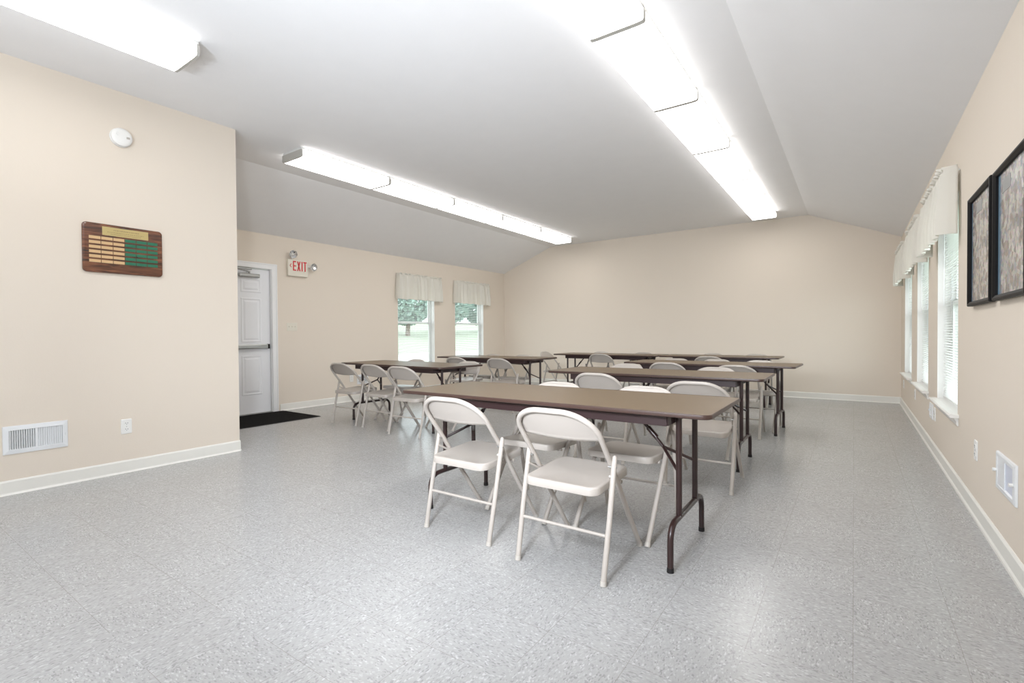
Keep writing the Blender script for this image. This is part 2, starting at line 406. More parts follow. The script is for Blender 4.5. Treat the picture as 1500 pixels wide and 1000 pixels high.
# blinds
def make_blind(side, ya, yb, label, drop=1.0):
    xf, sg = (XL, -1) if side == 'L' else (XR, 1)
    X = lambda w_: xf+sg*w_
    ztop = ZW1-0.008
    e = empty('window_blind', (X(0.05), (ya+yb)/2, ztop), label=label, cat='blind', group='white mini blinds in the windows')
    lx = lambda w_: X(w_)-e.location.x
    h = (yb-ya)/2-0.016
    MB().box(lx(0.035), lx(0.062), -h, h, -0.028, 0).build('headrail', M_BLIND, e, bevel=0.002)
    m = MB(); z = -0.045; zb = ZW0+0.02+0.03-ztop
    t = math.radians(12)
    while z > zb:
        c = 0.0115
        pts = []
        for q in (-1, -0.5, 0, 0.5, 1):
            pts.append((0.049+q*c*math.cos(t), z+q*c*math.sin(t)+0.0012*(1-q*q)))
        vs = [(lx(p), y, zz) for y in (-h, h) for p, zz in pts]
        m.add(vs, [(i, i+1, i+6, i+5) for i in range(4)], True)
        z -= 0.0212
    m.build('slats', M_BLIND, e, weld=False)
    MB().box(lx(0.038), lx(0.060), -h, h, zb-0.016, zb-0.003).build('bottom_rail', M_BLIND, e, bevel=0.002)
    c = MB()
    for yy in (-h*0.72, 0, h*0.72): c.tube([(lx(0.0375), yy, -0.02), (lx(0.0375), yy, zb)], 0.0007, 5)
    c.build('ladder_cord', M_BLIND, e)
    MB().tube([(lx(0.030), h-0.08, -0.03), (lx(0.028), h-0.08, -0.75)], 0.004, 8).build('tilt_wand', M_BLIND, e)
    return e
make_blind('L', *LW[0], 'white mini blind in the left-hand wall window nearer the exit sign')
make_blind('L', *LW[1], 'white mini blind in the left-hand wall window nearer the far corner')
make_blind('R', *RW[2], 'white mini blind in the right wall window nearest the black picture frames')
make_blind('R', *RW[1], 'white mini blind in the middle window of the right wall')
make_blind('R', *RW[0], 'white mini blind in the right wall window closest to the far corner')

# valances
def make_valance(side, ya, yb, label, seed):
    rnd = random.Random(seed)
    xf, sg = (XL, -1) if side == 'L' else (XR, 1)
    e = empty('window_valance', (xf, (ya+yb)/2, 2.19), label=label, cat='valance', group='off white ruffled valances above the windows')
    h = (yb-ya)/2; D = 0.075
    inn = -sg                                             # direction into the room
    # rod with returns
    rp = fillet([(inn*0.004, -h, 0), (inn*D, -h, 0), (inn*D, h, 0), (inn*0.004, h, 0)], 0.02, 4)
    MB().tube(rp, 0.006, 8).build('curtain_rod', M_PLATE, e)
    # cloth
    path = [Vector((inn*(0.008+(D-0.008)*t/5), -h-0.006)) for t in range(5)]
    nf = 190
    path += [Vector((inn*(D+0.004), -h+2*h*t/nf)) for t in range(nf+1)]
    path += [Vector((inn*(D-(D-0.008)*(t+1)/5), h+0.006)) for t in range(5)]
    # random fold profile
    ph = []; p = 0
    for i in range(len(path)):
        p += 0.30*(1+0.7*math.sin(i*0.17+seed)+0.35*math.sin(i*0.061+2*seed)); ph.append(p)
    zs = [0.035, 0.030, 0.020, 0.010, 0.0, -0.010, -0.02, -0.05, -0.1, -0.16, -0.23, -0.30, -0.37, -0.42, -0.437, -0.44]
    rings = []
    for z in zs:
        row = []
        for i, q in enumerate(path):
            side_amt = 1 if 5 <= i <= 5+nf else 0.25
            t = min(1, max(0, -z/0.3))
            if z > 0.012: amp = 0.022; wv = math.sin(ph[i]*2.1)+0.5*math.sin(ph[i]*3.3+1)
            elif z > -0.015: amp = 0.003; wv = math.sin(ph[i]*2.1); 
            else: amp = 0.017+0.022*t; wv = math.sin(ph[i])*(0.8+0.3*math.sin(i*0.09+seed))+0.25*(1-t)*math.sin(ph[i]*2.1)
            off = 0.009 + amp*(1+wv)*0.6
            zz = z + (0.006*math.sin(ph[i]*1.3+seed) if z > 0.012 else 0) + 0.006*t*math.sin(ph[i]*0.5)
            if z < -0.015: off += 0.004*t
            row.append((q.x + inn*off*side_amt, q.y + (0 if side_amt == 1 else math.copysign(0.004+0.01*t, q.y)) + 0.02*t*(q.y/h), zz))
        rings.append(row)
    o = MB().loops(rings, smooth=True, cap0=False, cap1=False, close=False).build('valance_cloth', M_CLOTH, e)
    md = o.modifiers.new('thickness', 'SOLIDIFY'); md.thickness = 0.002
    return e
make_valance('L', 6.15, 7.25, 'off white ruffled valance on the left-hand wall, nearer the exit sign', 1)
make_valance('L', 7.71, 8.82, 'off white ruffled valance on the left-hand wall, nearer the far corner', 2)
make_valance('R', 4.49, 5.63, 'off white ruffled valance on the right wall, nearest the black picture frames', 3)
make_valance('R', 6.13, 7.28, 'off white ruffled valance over the middle window of the right wall', 4)
make_valance('R', 7.80, 8.93, 'off white ruffled valance on the right wall, closest to the far corner', 5)

# ------------------------------------------------------------------ exit door
dr = empty('door_1', (XL, (DY0+DY1)/2, 0), kind='structure')
yc = dr.location.y
hw = (DY1-DY0)/2
casing = MB(); cw = 0.075; ct = 0.016
for (a, b, c, d) in ((-hw-cw+0.012, -hw+0.012, 0, DZ+cw-0.012), (hw-0.012, hw+cw-0.012, 0, DZ+cw-0.012), (-hw+0.012, hw-0.012, DZ-0.012, DZ+cw-0.012)):
    casing.box(0, ct, a, b, c, d)
# raised outer bead of the casing
for (a, b, c, d) in ((-hw-cw+0.012, -hw-cw+0.03, 0, DZ+cw-0.012), (hw+cw-0.03, hw+cw-0.012, 0, DZ+cw-0.012), (-hw-cw+0.03, hw+cw-0.03, DZ+cw-0.03, DZ+cw-0.012)):
    casing.box(ct, ct+0.006, a, b, c, d)
casing.build('door_casing', M_TRIM, dr, bevel=0.003)
jm = MB()
for (a, b, c, d) in ((-hw, -hw+0.02, 0, DZ), (hw-0.02, hw, 0, DZ), (-hw+0.02, hw-0.02, DZ-0.018, DZ)):
    jm.box(-WT, 0, a, b, c, d)
jm.build('door_jamb', M_TRIM, dr, bevel=0.001)
sw = hw-0.025
slab = MB(); xs = -0.035; slab.box(xs-0.044, xs, -sw, sw, 0.014, DZ-0.024)
slabo = slab.build('door_slab', M_DOOR, dr, bevel=0.002)
def panel(y0, y1, z0, z1):
    m = MB()
    def ring(ins, dx): return [(xs+dx, y0+ins, z0+ins), (xs+dx, y1-ins, z0+ins), (xs+dx, y1-ins, z1-ins), (xs+dx, y0+ins, z1-ins)]
    m.loops([ring(0, 0.0002), ring(0.006, 0.006), ring(0.016, 0.006), ring(0.026, 0.0015), ring(0.034, 0.0015), ring(0.056, 0.008)], cap0=False)
    m.build('raised_panel', M_DOOR, slabo)
for (y0, y1) in ((-0.335, -0.055), (0.055, 0.335)):
    panel(y0, y1, 1.70, 1.89); panel(y0, y1, 1.005, 1.62); panel(y0, y1, 0.27, 0.82)
MB().box(-WT, 0.012, -hw+0.02, hw-0.02, 0, 0.013).build('threshold', M_STEEL, dr, bevel=0.002)
pb = MB().box(xs+0.0, xs+0.045, -sw+0.05, sw-0.05, 0.915, 0.975).build('panic_bar', M_STEEL, dr, bevel=0.006)
pbb = MB().box(xs+0.045, xs+0.062, -sw+0.13, sw-0.16, 0.922, 0.968).build('push_pad', M_STEEL, pb, bevel=0.006)
MB().box(xs, xs+0.05, sw-0.05, sw-0.028, 0.912, 0.978).build('end_cap', M_TRUB, pb, bevel=0.003)
cl = MB().box(xs, xs+0.055, 0.02, 0.30, 1.905, 1.955).build('door_closer', M_STEEL, dr, bevel=0.01)
MB().tube([(xs+0.03, 0.16, 1.952), (xs+0.03, 0.16, 1.985)], 0.012, 10).tube([(xs+0.03, 0.16, 1.98), (xs+0.16, -0.12, 1.995)], 0.007, 8).tube([(xs+0.16, -0.12, 1.995), (-0.02, -0.30, 2.012)], 0.007, 8).build('closer_arm', M_STEEL, cl)
MB().box(xs+0.001, xs+0.03, -0.36, 0.20, 2.012, 2.03).build('closer_track', M_STEEL, cl, bevel=0.002)
for z in (0.25, 1.0, 1.75):
    MB().tube([(xs+0.004, -sw-0.003, z), (xs+0.004, -sw-0.003, z+0.1)], 0.006, 8).build('hinge', M_STEEL, dr)

# door mat
mm = bpy.data.materials.new('black_ribbed_mat'); mm.use_nodes = True
_b = mm.node_tree.nodes['Principled BSDF']; _b.inputs['Base Color'].default_value = srgb(16, 15, 15); _b.inputs['Roughness'].default_value = 0.95; _b.inputs['Specular IOR Level'].default_value = 0.15
_w = mm.node_tree.nodes.new('ShaderNodeTexWave'); _w.inputs['Scale'].default_value = 60; _bp = mm.node_tree.nodes.new('ShaderNodeBump'); _bp.inputs['Distance'].default_value = 0.003
mm.node_tree.links.new(_w.outputs['Fac'], _bp.inputs['Height']); mm.node_tree.links.new(_bp.outputs['Normal'], _b.inputs['Normal'])
me_ = empty('door_mat', (-6.36, 3.36, 0), label='black rubber-edged door mat on the floor in front of the white exit door', cat='mat')
z0 = rrect(-0.46, 0.46, -0.60, 0.60, 0.02, 3)
mbm = MB(); mbm.loops([[(x, y, 0.0008) for x, y in z0], [(x*0.985, y*0.985, 0.006) for x, y in z0]], cap1=True).build('mat_edge', M_TRUB, me_)
MB().box(-0.44, 0.44, -0.58, 0.58, 0.0062, 0.009).build('mat_pile', mm, me_, bevel=0.001)

# ------------------------------------------------------------------ exit sign with twin lamps
ex = empty('exit_sign', (XL, 4.20, 2.10), label='white exit sign with red letters and two chrome lamps, on the wall beside the door', cat='sign')
MB().box(0.001, 0.05, -0.162, 0.160, -0.125, 0.120).build('sign_housing', M_PLATE2, ex, bevel=0.006)
lt = MB(); d0, d1 = 0.0502, 0.053
def bar(y0, y1, z0_, z1_): lt.box(d0, d1, y0, y1, z0_, z1_)
zb_, zt_ = -0.045, 0.098; st = 0.017
y = -0.085
bar(y, y+st, zb_, zt_)
for zc in (zb_, (zb_+zt_)/2-st/2, zt_-st): bar(y+st, y+0.05, zc, zc+st)
y = -0.02
for s_ in (1, -1):
    a0, a1 = (y, y+0.056-st) if s_ == 1 else (y+0.056-st, y)
    lt.add([(d, yy, zz) for d in (d0, d1) for yy, zz in ((a0, zb_), (a0+st, zb_), (a1+st, zt_), (a1, zt_))], [(0, 1, 2, 3), (7, 6, 5, 4), (0, 4, 5, 1), (1, 5, 6, 2), (2, 6, 7, 3), (3, 7, 4, 0)])
y = 0.052; bar(y, y+st, zb_, zt_)
y = 0.082; bar(y, y+0.055, zt_-st, zt_); bar(y+0.019, y+0.019+st, zb_, zt_-st)
lt.build('exit_lettering', M_RED, ex, weld=False)
ar = MB()
for s_ in (1, -1):
    ar.add([(d, yy, 0.028+s_*zz) for d in (d0, d1) for yy, zz in ((-0.135, 0), (-0.125, 0), (-0.105, 0.028), (-0.115, 0.028))], [(0, 1, 2, 3), (7, 6, 5, 4), (0, 4, 5, 1), (1, 5, 6, 2), (2, 6, 7, 3), (3, 7, 4, 0)])
ar.build('arrow_mark', M_RED, ex, weld=False)
def lamp_head(cy, cz, ay, az, sy, sz):
    h = MB(); axis = Vector((1, ay, az)).normalized(); c = Vector((0.03, cy, cz))
    pr = [(0, 0.022), (0.02, 0.042), (0.05, 0.058), (0.066, 0.060)]
    up = Vector((0, 0, 1)); s1 = axis.cross(up).normalized(); s2 = s1.cross(axis)
    rings = [[c+axis*d+(s1*math.cos(a)+s2*math.sin(a))*r for a in [2*PI*i/8 for i in range(8)]] for d, r in pr]
    h.loops(rings, cap1=False); hh = h.build('lamp_head', M_PLATE, ex)
    f = MB(); pr2 = [(0.065, 0.059), (0.05, 0.046), (0.028, 0.016)]
    f.loops([[c+axis*d+(s1*math.cos(a)+s2*math.sin(a))*r for a in [2*PI*i/8 for i in range(8)]] for d, r in pr2], cap0=False)
    f.build('reflector', M_CHROME, hh)
    bl = MB(); q = [c+axis*0.03+s1*0, c+axis*0.058]; bl.tube(q, [0.010, 0.006], 8); bl.build('bulb', M_PLATE, hh)
    MB().tube([(0.03, sy, sz), c], 0.012, 8).build('lamp_bracket', M_PLATE, hh)
lamp_head(-0.085, 0.195, -0.25, -0.1, -0.085, 0.12)
lamp_head(0.225, 0.04, 0.15, -0.15, 0.16, 0.04)

# ------------------------------------------------------------------ electrical plates
def plate(name, side, yc_, zc_, w_, h_, mt=M_PLATE):
    xf, inn = {'L': (XL, 1), 'P': (XP, 1), 'R': (XR, -1)}[side]
    e = empty(name, (xf, yc_, zc_))
    poly = rrect(-w_/2, w_/2, -h_/2, h_/2, 0.006, 3)
    MB().loops([[(inn*0.0003, p, q) for p, q in poly], [(inn*0.004, p, q) for p, q in poly], [(inn*0.0065, p*0.93, q*0.96) for p, q in poly]]).build('cover_plate', mt, e)
    return e, inn
def outlet(side, y_, z_, label):
    e, inn = plate('wall_outlet', side, y_, z_, 0.072, 0.117); tag(e, label, 'outlet', 'duplex outlets on the walls')
    for s_ in (-1, 1):
        pl = rrect(-0.017, 0.017, -0.0135, 0.0135, 0.009, 4)
        r = MB().loops([[(inn*0.006, p, q+s_*0.024) for p, q in pl], [(inn*0.0085, p, q+s_*0.024) for p, q in pl]]).build('receptacle', M_PLATE, e)
        m = MB()
        for yy in (-0.007, 0.007): m.box(inn*0.0086, inn*0.0092, yy-0.0012, yy+0.0012, s_*0.024-0.001, s_*0.024+0.008)
        m.box(inn*0.0086, inn*0.0092, -0.002, 0.002, s_*0.024-0.009, s_*0.024-0.005)
        m.build('slots', M_DARK, r, weld=False)
    MB().tube([(inn*0.006, 0, 0), (inn*0.008, 0, 0)], 0.003, 8).build('screw', M_STEEL, e)
    return e
outlet('P', 1.458, 0.370, 'white duplex outlet low on the near left wall beside the big air register')
outlet('L', 5.16, 0.38, 'white duplex outlet on the door-side wall, under the table with three chairs')
outlet('R', 3.905, 0.392, 'white duplex outlet low on the right wall, between the near window and the square register')
outlet('R', 5.685, 0.36, 'white duplex outlet under the sill of the nearest right wall window')
outlet('R', 7.385, 0.36, 'white duplex outlet below the middle right wall window')
outlet('R', 8.97, 0.345, 'white duplex outlet below the farthest right wall window')
e, inn = plate('light_switch', 'L', 4.117, 1.225, 0.165, 0.118, M_PLATE2); tag(e, 'ivory three-gang light switch plate between the exit sign and the floor', 'switch')
for k in (-1, 0, 1):
    r = MB().box(0.006, 0.0075, k*0.046-0.006, k*0.046+0.006, -0.013, 0.013).build('switch_slot', M_PLATE2, e)
    MB().prism([(0.0075, -0.008), (0.017, 0.004), (0.0165, 0.009), (0.0075, 0.008)], k*0.046-0.004, k*0.046+0.004, lambda p, q, a: (p, a, q)).build('toggle', M_PLATE2, r)

# ------------------------------------------------------------------ air registers
def register(side, y0, y1, z0_, z1_, label, vert=True, two=True, knobs=False, fr=0.028):
    xf, inn = {'L': (XL, 1), 'P': (XP, 1), 'R': (XR, -1)}[side]
    e = empty('air_register', (xf, (y0+y1)/2, (z0_+z1_)/2), label=label, cat='air vent', group='white air registers on the walls')
    hw_, hh = (y1-y0)/2, (z1_-z0_)/2
    m = MB()
    out_ = [(-hw_, -hh), (hw_, -hh), (hw_, hh), (-hw_, hh)]
    a, b = hw_-fr, hh-fr
    in_ = [(-a, -b), (a, -b), (a, b), (-a, b)]
    R = lambda pl, d: [(inn*d, p, q) for p, q in pl]
    m.loops([R(out_, 0.0005), R([(p*0.99, q*0.99) for p, q in out_], 0.006), R([(p*1.01, q*1.01) for p, q in in_], 0.010), R(in_, 0.009), R(in_, 0.001)], cap0=False, cap1=False)
    if two and vert: m.box(inn*0.002, inn*0.0095, -0.007, 0.007, -b, b)
    m.build('register_frame', M_GRILLE, e)
    MB().box(inn*0.0004, inn*0.0012, -a, a, -b, b).build('duct_shadow', M_DARK, e)
    s = MB()
    if vert:
        for half in (-1, 1):
            n = 11; lo = 0.007 if half == 1 else -a; hi = a if half == 1 else -0.007
            for i in range(n):
                yc_ = lo+(hi-lo)*(i+0.6)/(n+0.2); t = -0.0038 if half == -1 else 0.0038
                s.add([(inn*0.0015, yc_-t-0.0015, -b), (inn*0.0075, yc_+t-0.0015, -b), (inn*0.0075, yc_+t+0.0015, -b), (inn*0.0015, yc_-t+0.0015, -b),
                       (inn*0.0015, yc_-t-0.0015, b), (inn*0.0075, yc_+t-0.0015, b), (inn*0.0075, yc_+t+0.0015, b), (inn*0.0015, yc_-t+0.0015, b)],
                      [(0, 1, 2, 3), (7, 6, 5, 4), (0, 4, 5, 1), (1, 5, 6, 2), (2, 6, 7, 3), (3, 7, 4, 0)])
    else:
        n = int(2*b/0.018)
        for i in range(n):
            zc_ = -b+2*b*(i+0.5)/n
            s.add([(inn*0.0015, y_, zc_+0.006) for y_ in (-a, a)]+[(inn*0.008, y_, zc_-0.004) for y_ in (a, -a)]+[(inn*0.0015, y_, zc_+0.0045) for y_ in (-a, a)]+[(inn*0.008, y_, zc_-0.0055) for y_ in (a, -a)],
                  [(0, 1, 2, 3), (7, 6, 5, 4), (0, 4, 5, 1), (1, 5, 6, 2), (2, 6, 7, 3), (3, 7, 4, 0)])
    s.build('louvres', M_GRILLE, e, weld=False)
    MB().box(inn*0.009, inn*0.016, hw_-0.017, hw_-0.013, -0.01, 0.01).build('damper_lever', M_GRILLE, e, bevel=0.001)
    return e
register('P', 0.757, 1.100, 0.278, 0.474, 'large white two-bank air register low on the near left wall', fr=0.032)
register('L', 5.27, 5.50, 0.27, 0.43, 'white air register on the door-side wall, seen behind the leftmost folding chair', vert=False, two=False)
register('R', 5.80, 6.02, 0.29, 0.43, 'small white air register below the nearest right wall window', vert=False, two=False, fr=0.02)
# access cover with two thumb screws
ac = empty('access_cover', (XR, 3.195, 0.405), label='white square vent cover with two thumb screws low on the right wall', cat='vent cover')
m = MB(); R = lambda a, b, d: [(-d, -a, -b), (-d, a, -b), (-d, a, b), (-d, -a, b)]
m.loops([R(0.178, 0.092, 0.0005), R(0.176, 0.090, 0.009), R(0.165, 0.083, 0.012), R(0.142, 0.068, 0.012), R(0.138, 0.064, 0.004)], cap0=False, cap1=False)
m.build('cover_frame', M_GRILLE, ac)
MB().box(-0.0045, -0.002, -0.14, 0.14, -0.066, 0.066).build('closed_damper', mat('pale_blue_grey_enamel', srgb(214, 218, 232), 0.35), ac)
MB().box(-0.010, -0.0045, 0.012, 0.14, -0.066, 0.066).build('sliding_shutter', M_GRILLE, ac, bevel=0.001)
for yy in (-0.155, 0.155):
    MB().tube([(-0.011, yy, 0), (-0.026, yy, 0)], [0.007, 0.009], 10).build('thumb_screw', M_PLATE, ac)

# ------------------------------------------------------------------ smoke detector
sd = empty('smoke_detector', (XP, 1.452, 2.672), label='round white smoke detector high on the near left wall', cat='smoke detector')
def disc(name, prof_, mt, par, n=36):
    MB().loops([[(d, r*math.cos(a), r*math.sin(a)) for a in [2*PI*i/n for i in range(n)]] for d, r in prof_], smooth=True).build(name, mt, par)
disc('mounting_base', [(0.001, 0.073), (0.010, 0.073), (0.012, 0.070)], M_PLATE, sd)
disc('vented_rim', [(0.012, 0.064), (0.020, 0.064)], M_CHAIRCAP, sd)
disc('cover', [(0.020, 0.070), (0.034, 0.069), (0.042, 0.060), (0.045, 0.045), (0.046, 0.02)], M_PLATE, sd)
MB().box(0.0462, 0.048, 0.026, 0.048, -0.010, 0.006).build('test_label', M_CHAIRCAP, sd)
disc_ = MB(); disc_.tube([(0.046, -0.03, 0.018), (0.0495, -0.03, 0.018)], 0.012, 16); disc_.build('test_button', M_PLATE, sd)

# ------------------------------------------------------------------ award plaque
pq = empty('award_plaque', (XP, 1.461, 1.778), label='walnut wall plaque with rows of gold and green name plates', cat='plaque')
PW, PH = 0.262, 0.190
def pring(ins, d, r): return [(d, p, q) for p, q in rrect(-PW+ins, PW-ins, -PH+ins, PH-ins, r, 6)]
MB().loops([pring(0.0, 0.001, 0.028), pring(0.0, 0.012, 0.028), pring(0.003, 0.018, 0.026), pring(0.012, 0.022, 0.02)]).build('plaque_board', M_WOOD, pq)
hd = MB().box(0.022, 0.0235, -0.142, 0.160, 0.102, 0.168).build('header_plate', M_GOLD2, pq)
en = MB(); rr = random.Random(3)
for zz, ya_, yb_, hh in ((0.147, -0.07, 0.09, 0.007), (0.129, -0.11, 0.125, 0.005), (0.115, -0.09, 0.10, 0.004)):
    yy = ya_
    while yy < yb_:
        l = rr.uniform(0.004, 0.011); en.box(0.0235, 0.0238, yy, yy+l, zz-hh/2, zz+hh/2); yy += l+rr.uniform(0.002, 0.005)
en.build('engraved_lines', M_ENGR, hd, weld=False)
c0 = -0.224; pw, ph_ = 0.071, 0.022
for r_ in range(6):
    for c in range(6):
        yy = c0+c*0.0755; zz = 0.066-r_*0.036
        n_ = MB().box(0.022, 0.0232, yy, yy+pw, zz, zz+ph_)
        nm = n_.build('name_plate', M_GOLD if c < 3 else M_GREEN, pq)
        tag(nm, 'gold name plate' if c < 3 else 'green name plate')

# ------------------------------------------------------------------ framed collages
def frame(y0, y1, z0_, z1_, label, tint, blue):
    e = empty('picture_frame', (XR, (y0+y1)/2, (z0_+z1_)/2), label=label, cat='picture')
    a, b = (y1-y0)/2, (z1_-z0_)/2; fw = 0.026
    R = lambda i, d: [(-d, -a+i, -b+i), (-d, a-i, -b+i), (-d, a-i, b-i), (-d, -a+i, b-i)]
    MB().loops([R(0.004, 0.002), R(0, 0.006), R(0, 0.026), R(0.004, 0.031), R(0.012, 0.031), R(fw, 0.022), R(fw, 0.010)], cap0=False, cap1=False).build('frame_moulding', M_BLACK, e)
    MB().box(-0.003, -0.012, -a+0.006, a-0.006, -b+0.006, b-0.006).build('print', collage_mat('photo_collage_print', tint, blue), e)
    return e
fr1 = frame(3.432, 4.02, 1.238, 1.878, 'black framed photo collage, the one nearer the windows', (186, 166, 140), (0.235, 0.26))
fr2 = frame(2.80, 3.368, 1.238, 1.868, 'black framed photo collage at the right picture edge, with blue border', (166, 160, 158), (0.19, 0.24))
for fo, yy, zz in ((fr1, 0.06, 0.235), (fr2, 0.10, 0.22)):
    MB().box(-0.0121, -0.0135, yy-0.07, yy+0.07, zz-0.03, zz+0.03).build('title_panel', mat('faded_title_paper', srgb(150, 150, 148), 0.5, var=0.2, vscale=80), fo)

# ------------------------------------------------------------------ ceiling lights
def make_light():
    e = empty('ceiling_light', (0, 0, HF), cat='ceiling light')
    L2 = LF/2; W2 = 0.178
    MB().box(-W2+0.008, W2-0.008, -L2+0.003, L2-0.003, -0.024, -0.0005).build('fixture_housing', M_FIXT, e)
    sec = [(-W2+0.004, -0.024), (-W2, -0.030), (-W2, -0.086), (-W2+0.008, -0.097), (-W2+0.05, -0.100), (W2-0.05, -0.100), (W2-0.008, -0.097), (W2, -0.086), (W2, -0.030), (W2-0.004, -0.024)]
    ln = MB().prism(sec, -L2+0.0185, L2-0.0185, lambda p, q, a: (p, a, q)).build('lens', M_LENS, e)
    ln.data.materials.append(M_LENS2)
    for p in ln.data.polygons:
        if abs(p.normal.x) > 0.9: p.material_index = 1
    for s_ in (-1, 1):
        y0_, y1_ = sorted((s_*(L2-0.018), s_*(L2-0.0002)))
        s2 = [(p*1.004, -0.0235+(q+0.0235)*1.02) for p, q in sec]
        MB().prism(s2, y0_, y1_, lambda p, q, a: (p, a, q)).build('end_plate', M_ENDP, e)
    return e
LF = 1.21
proto = make_light(); LIGHTS = []
rights = [8.92-LF*(i+0.5) for i in range(7)]
ordn = ['farthest', 'second from the far end', 'third from the far end', 'fourth from the far end', 'fifth from the far end', 'sixth from the far end', 'seventh from the far end', 'eighth from the far end', 'ninth from the far end']
for i, yy in enumerate(rights):
    o = proto if i == 0 else copy_tree(proto); o.location = (-1.203, yy, HF); o['label'] = 'lit fluorescent fixture in the long right-hand ceiling strip, ' + ordn[i]; o['group'] = 'fluorescent fixtures of the right-hand strip'
for i in range(5):
    o = copy_tree(proto); o.location = (-4.855, 8.84-1.18*(i+0.5), HF); o.scale = (1, 1.18/LF, 1)
    o['label'] = 'lit fluorescent fixture in the strip along the left ceiling crease, ' + ordn[i] if i < 4 else 'lit fluorescent fixture starting the left crease strip, white end plate showing'
    o['group'] = 'fluorescent fixtures of the left strip'
for i in range(1):
    o = copy_tree(proto); o.location = (-3.735, 1.515-LF*(i+0.5), HF)
    o['label'] = 'lit fluorescent ceiling fixture at the top left corner, above the smoke detector wall'

# ------------------------------------------------------------------ folding chair
def make_chair():
    e = empty('folding_chair', (0, 0, 0), cat='chair', group='beige metal folding chairs')
    Y = lambda y: y-0.24
    hwid = 0.207; r = 0.0125
    K = Vector((0, Y(0.125), 0.495)); T = Vector((0, Y(-0.078), 0.748)); d = (T-K); Ls = d.length; d.normalize()
    # U frame: left foot -> knee -> round top -> right foot
    cr_x, cr_s = 0.150, 0.145
    def at(s, x): p = K+d*s; return Vector((x, p.y, p.z))
    half = [Vector((-hwid, Y(0.478), 0.012)), Vector((-hwid, Y(0.30), 0.25)), Vector((-hwid, Y(0.135), 0.482)), at(0.04, -hwid), at(Ls-cr_s-0.03, -hwid)]
    for k in range(0, 11):
        a = PI/2*k/10
        half.append(at(Ls-cr_s+cr_s*math.sin(a)**0.95, -hwid+cr_x*(1-math.cos(a)**1.05)))
    other = [Vector((-v.x, v.y, v.z)) for v in reversed(half)]
    MB().tube(half+other, r, 12).build('tube_frame', M_CHAIR, e)
    def halfw(s):                                     # inner half width of the U at height s
        if s <= Ls-cr_s: return hwid
        q = min(1, (s-(Ls-cr_s))/cr_s); a = math.asin(min(1, q**(1/0.95))); return hwid-cr_x*(1-max(0, math.cos(a))**1.05)
    # backrest panel
    s0 = 0.150; rings = []; nrm = Vector((0, -d.z, d.y))     # points to the rear of the chair
    nrm = nrm if nrm.y < 0 else -nrm
    NS, NX = 14, 16
    for i in range(NS+1):
        s_ = s0+(Ls-0.006-s0)*(i/NS); w_ = halfw(s_)-0.002; row = []
        for j in range(NX+1):
            u = -1+2*j/NX; x = u*w_
            bul = 0.014*(1-u*u)*(1-0.75*(i/NS)**1.5)
            lip = 0.004 if i == 0 else 0
            p = at(s_-0.004*(1-u*u)*(1-i/NS), x)+nrm*(bul-0.012+lip)
            row.append(p)
        rings.append(row)
    o = MB().loops(rings, smooth=True, cap0=False, cap1=False, close=False).build('backrest', M_CHAIR, e)
    md = o.modifiers.new('thickness', 'SOLIDIFY'); md.thickness = 0.0035; md.offset = 0
    # seat pan
    zf = lambda y: 0.412+(y-0.0)*0.052
    def sring(ins, dz, rr_=0.05):
        pts = rrect(-0.190+ins, 0.190-ins, 0.0+ins, 0.385-ins, max(0.012, rr_-ins*0.6), 7)
        return [Vector((x*(1+0.02*(y/0.385)), Y(y), zf(y)+dz)) for x, y in pts]
    sm = MB()
    sm.loops([sring(0.012, -0.036), sring(0.0, -0.036), sring(-0.0005, -0.034), sring(0.0, -0.008), sring(0.002, -0.003), sring(0.006, 0.0), sring(0.016, -0.0005), sring(0.035, -0.004), sring(0.09, -0.008), sring(0.15, -0.009)], smooth=True, cap0=False, cap1=True)
    sm.loops([sring(0.004, -0.012), sring(0.012, -0.036)], smooth=False, cap0=True, cap1=False)
    sm.build('seat', M_CHAIR, e)
    MB().tube([(-hwid+0.006, Y(0.262), 0.300+0.083), (hwid-0.006, Y(0.262), 0.300+0.083)], 0.008, 8).build('seat_support', M_CHAIR, e)
    for s_ in (-1, 1):
        x = s_*0.2265
        lg = MB().tube([(s_*0.222, Y(0.002), 0.012), (x, Y(0.06), 0.27), (x, Y(0.115), 0.515), (x, Y(0.119), 0.533), (x, Y(0.121), 0.540)], [r, r, r, 0.0105, 0.005], 12).build('rear_leg', M_CHAIR, e)
        MB().tube([(s_*0.222, Y(0.0), 0.0005), (s_*0.222, Y(0.003), 0.020)], [0.0145, 0.0140], 12).build('foot_cap', M_CHAIRCAP, lg)
        MB().tube([(s_*0.207, Y(0.484), 0.0005), (s_*0.207, Y(0.474), 0.020)], [0.0145, 0.0140], 12).build('foot_cap', M_CHAIRCAP, e)
        MB().tube([(x-s_*0.012, Y(0.092), 0.452), (s_*0.196, Y(0.17), 0.408)], 0.0055, 8).build('hinge_link', M_CHAIR, e)
        MB().tube([(x+s_*0.013, Y(0.108), 0.490), (s_*0.200, Y(0.108), 0.490)], 0.0045, 8).build('pivot_bolt', M_STEEL, e)
    MB().tube([(-0.223, Y(0.045), 0.200), (0.223, Y(0.045), 0.200)], 0.0075, 10).build('stretcher', M_CHAIR, e)
    return e
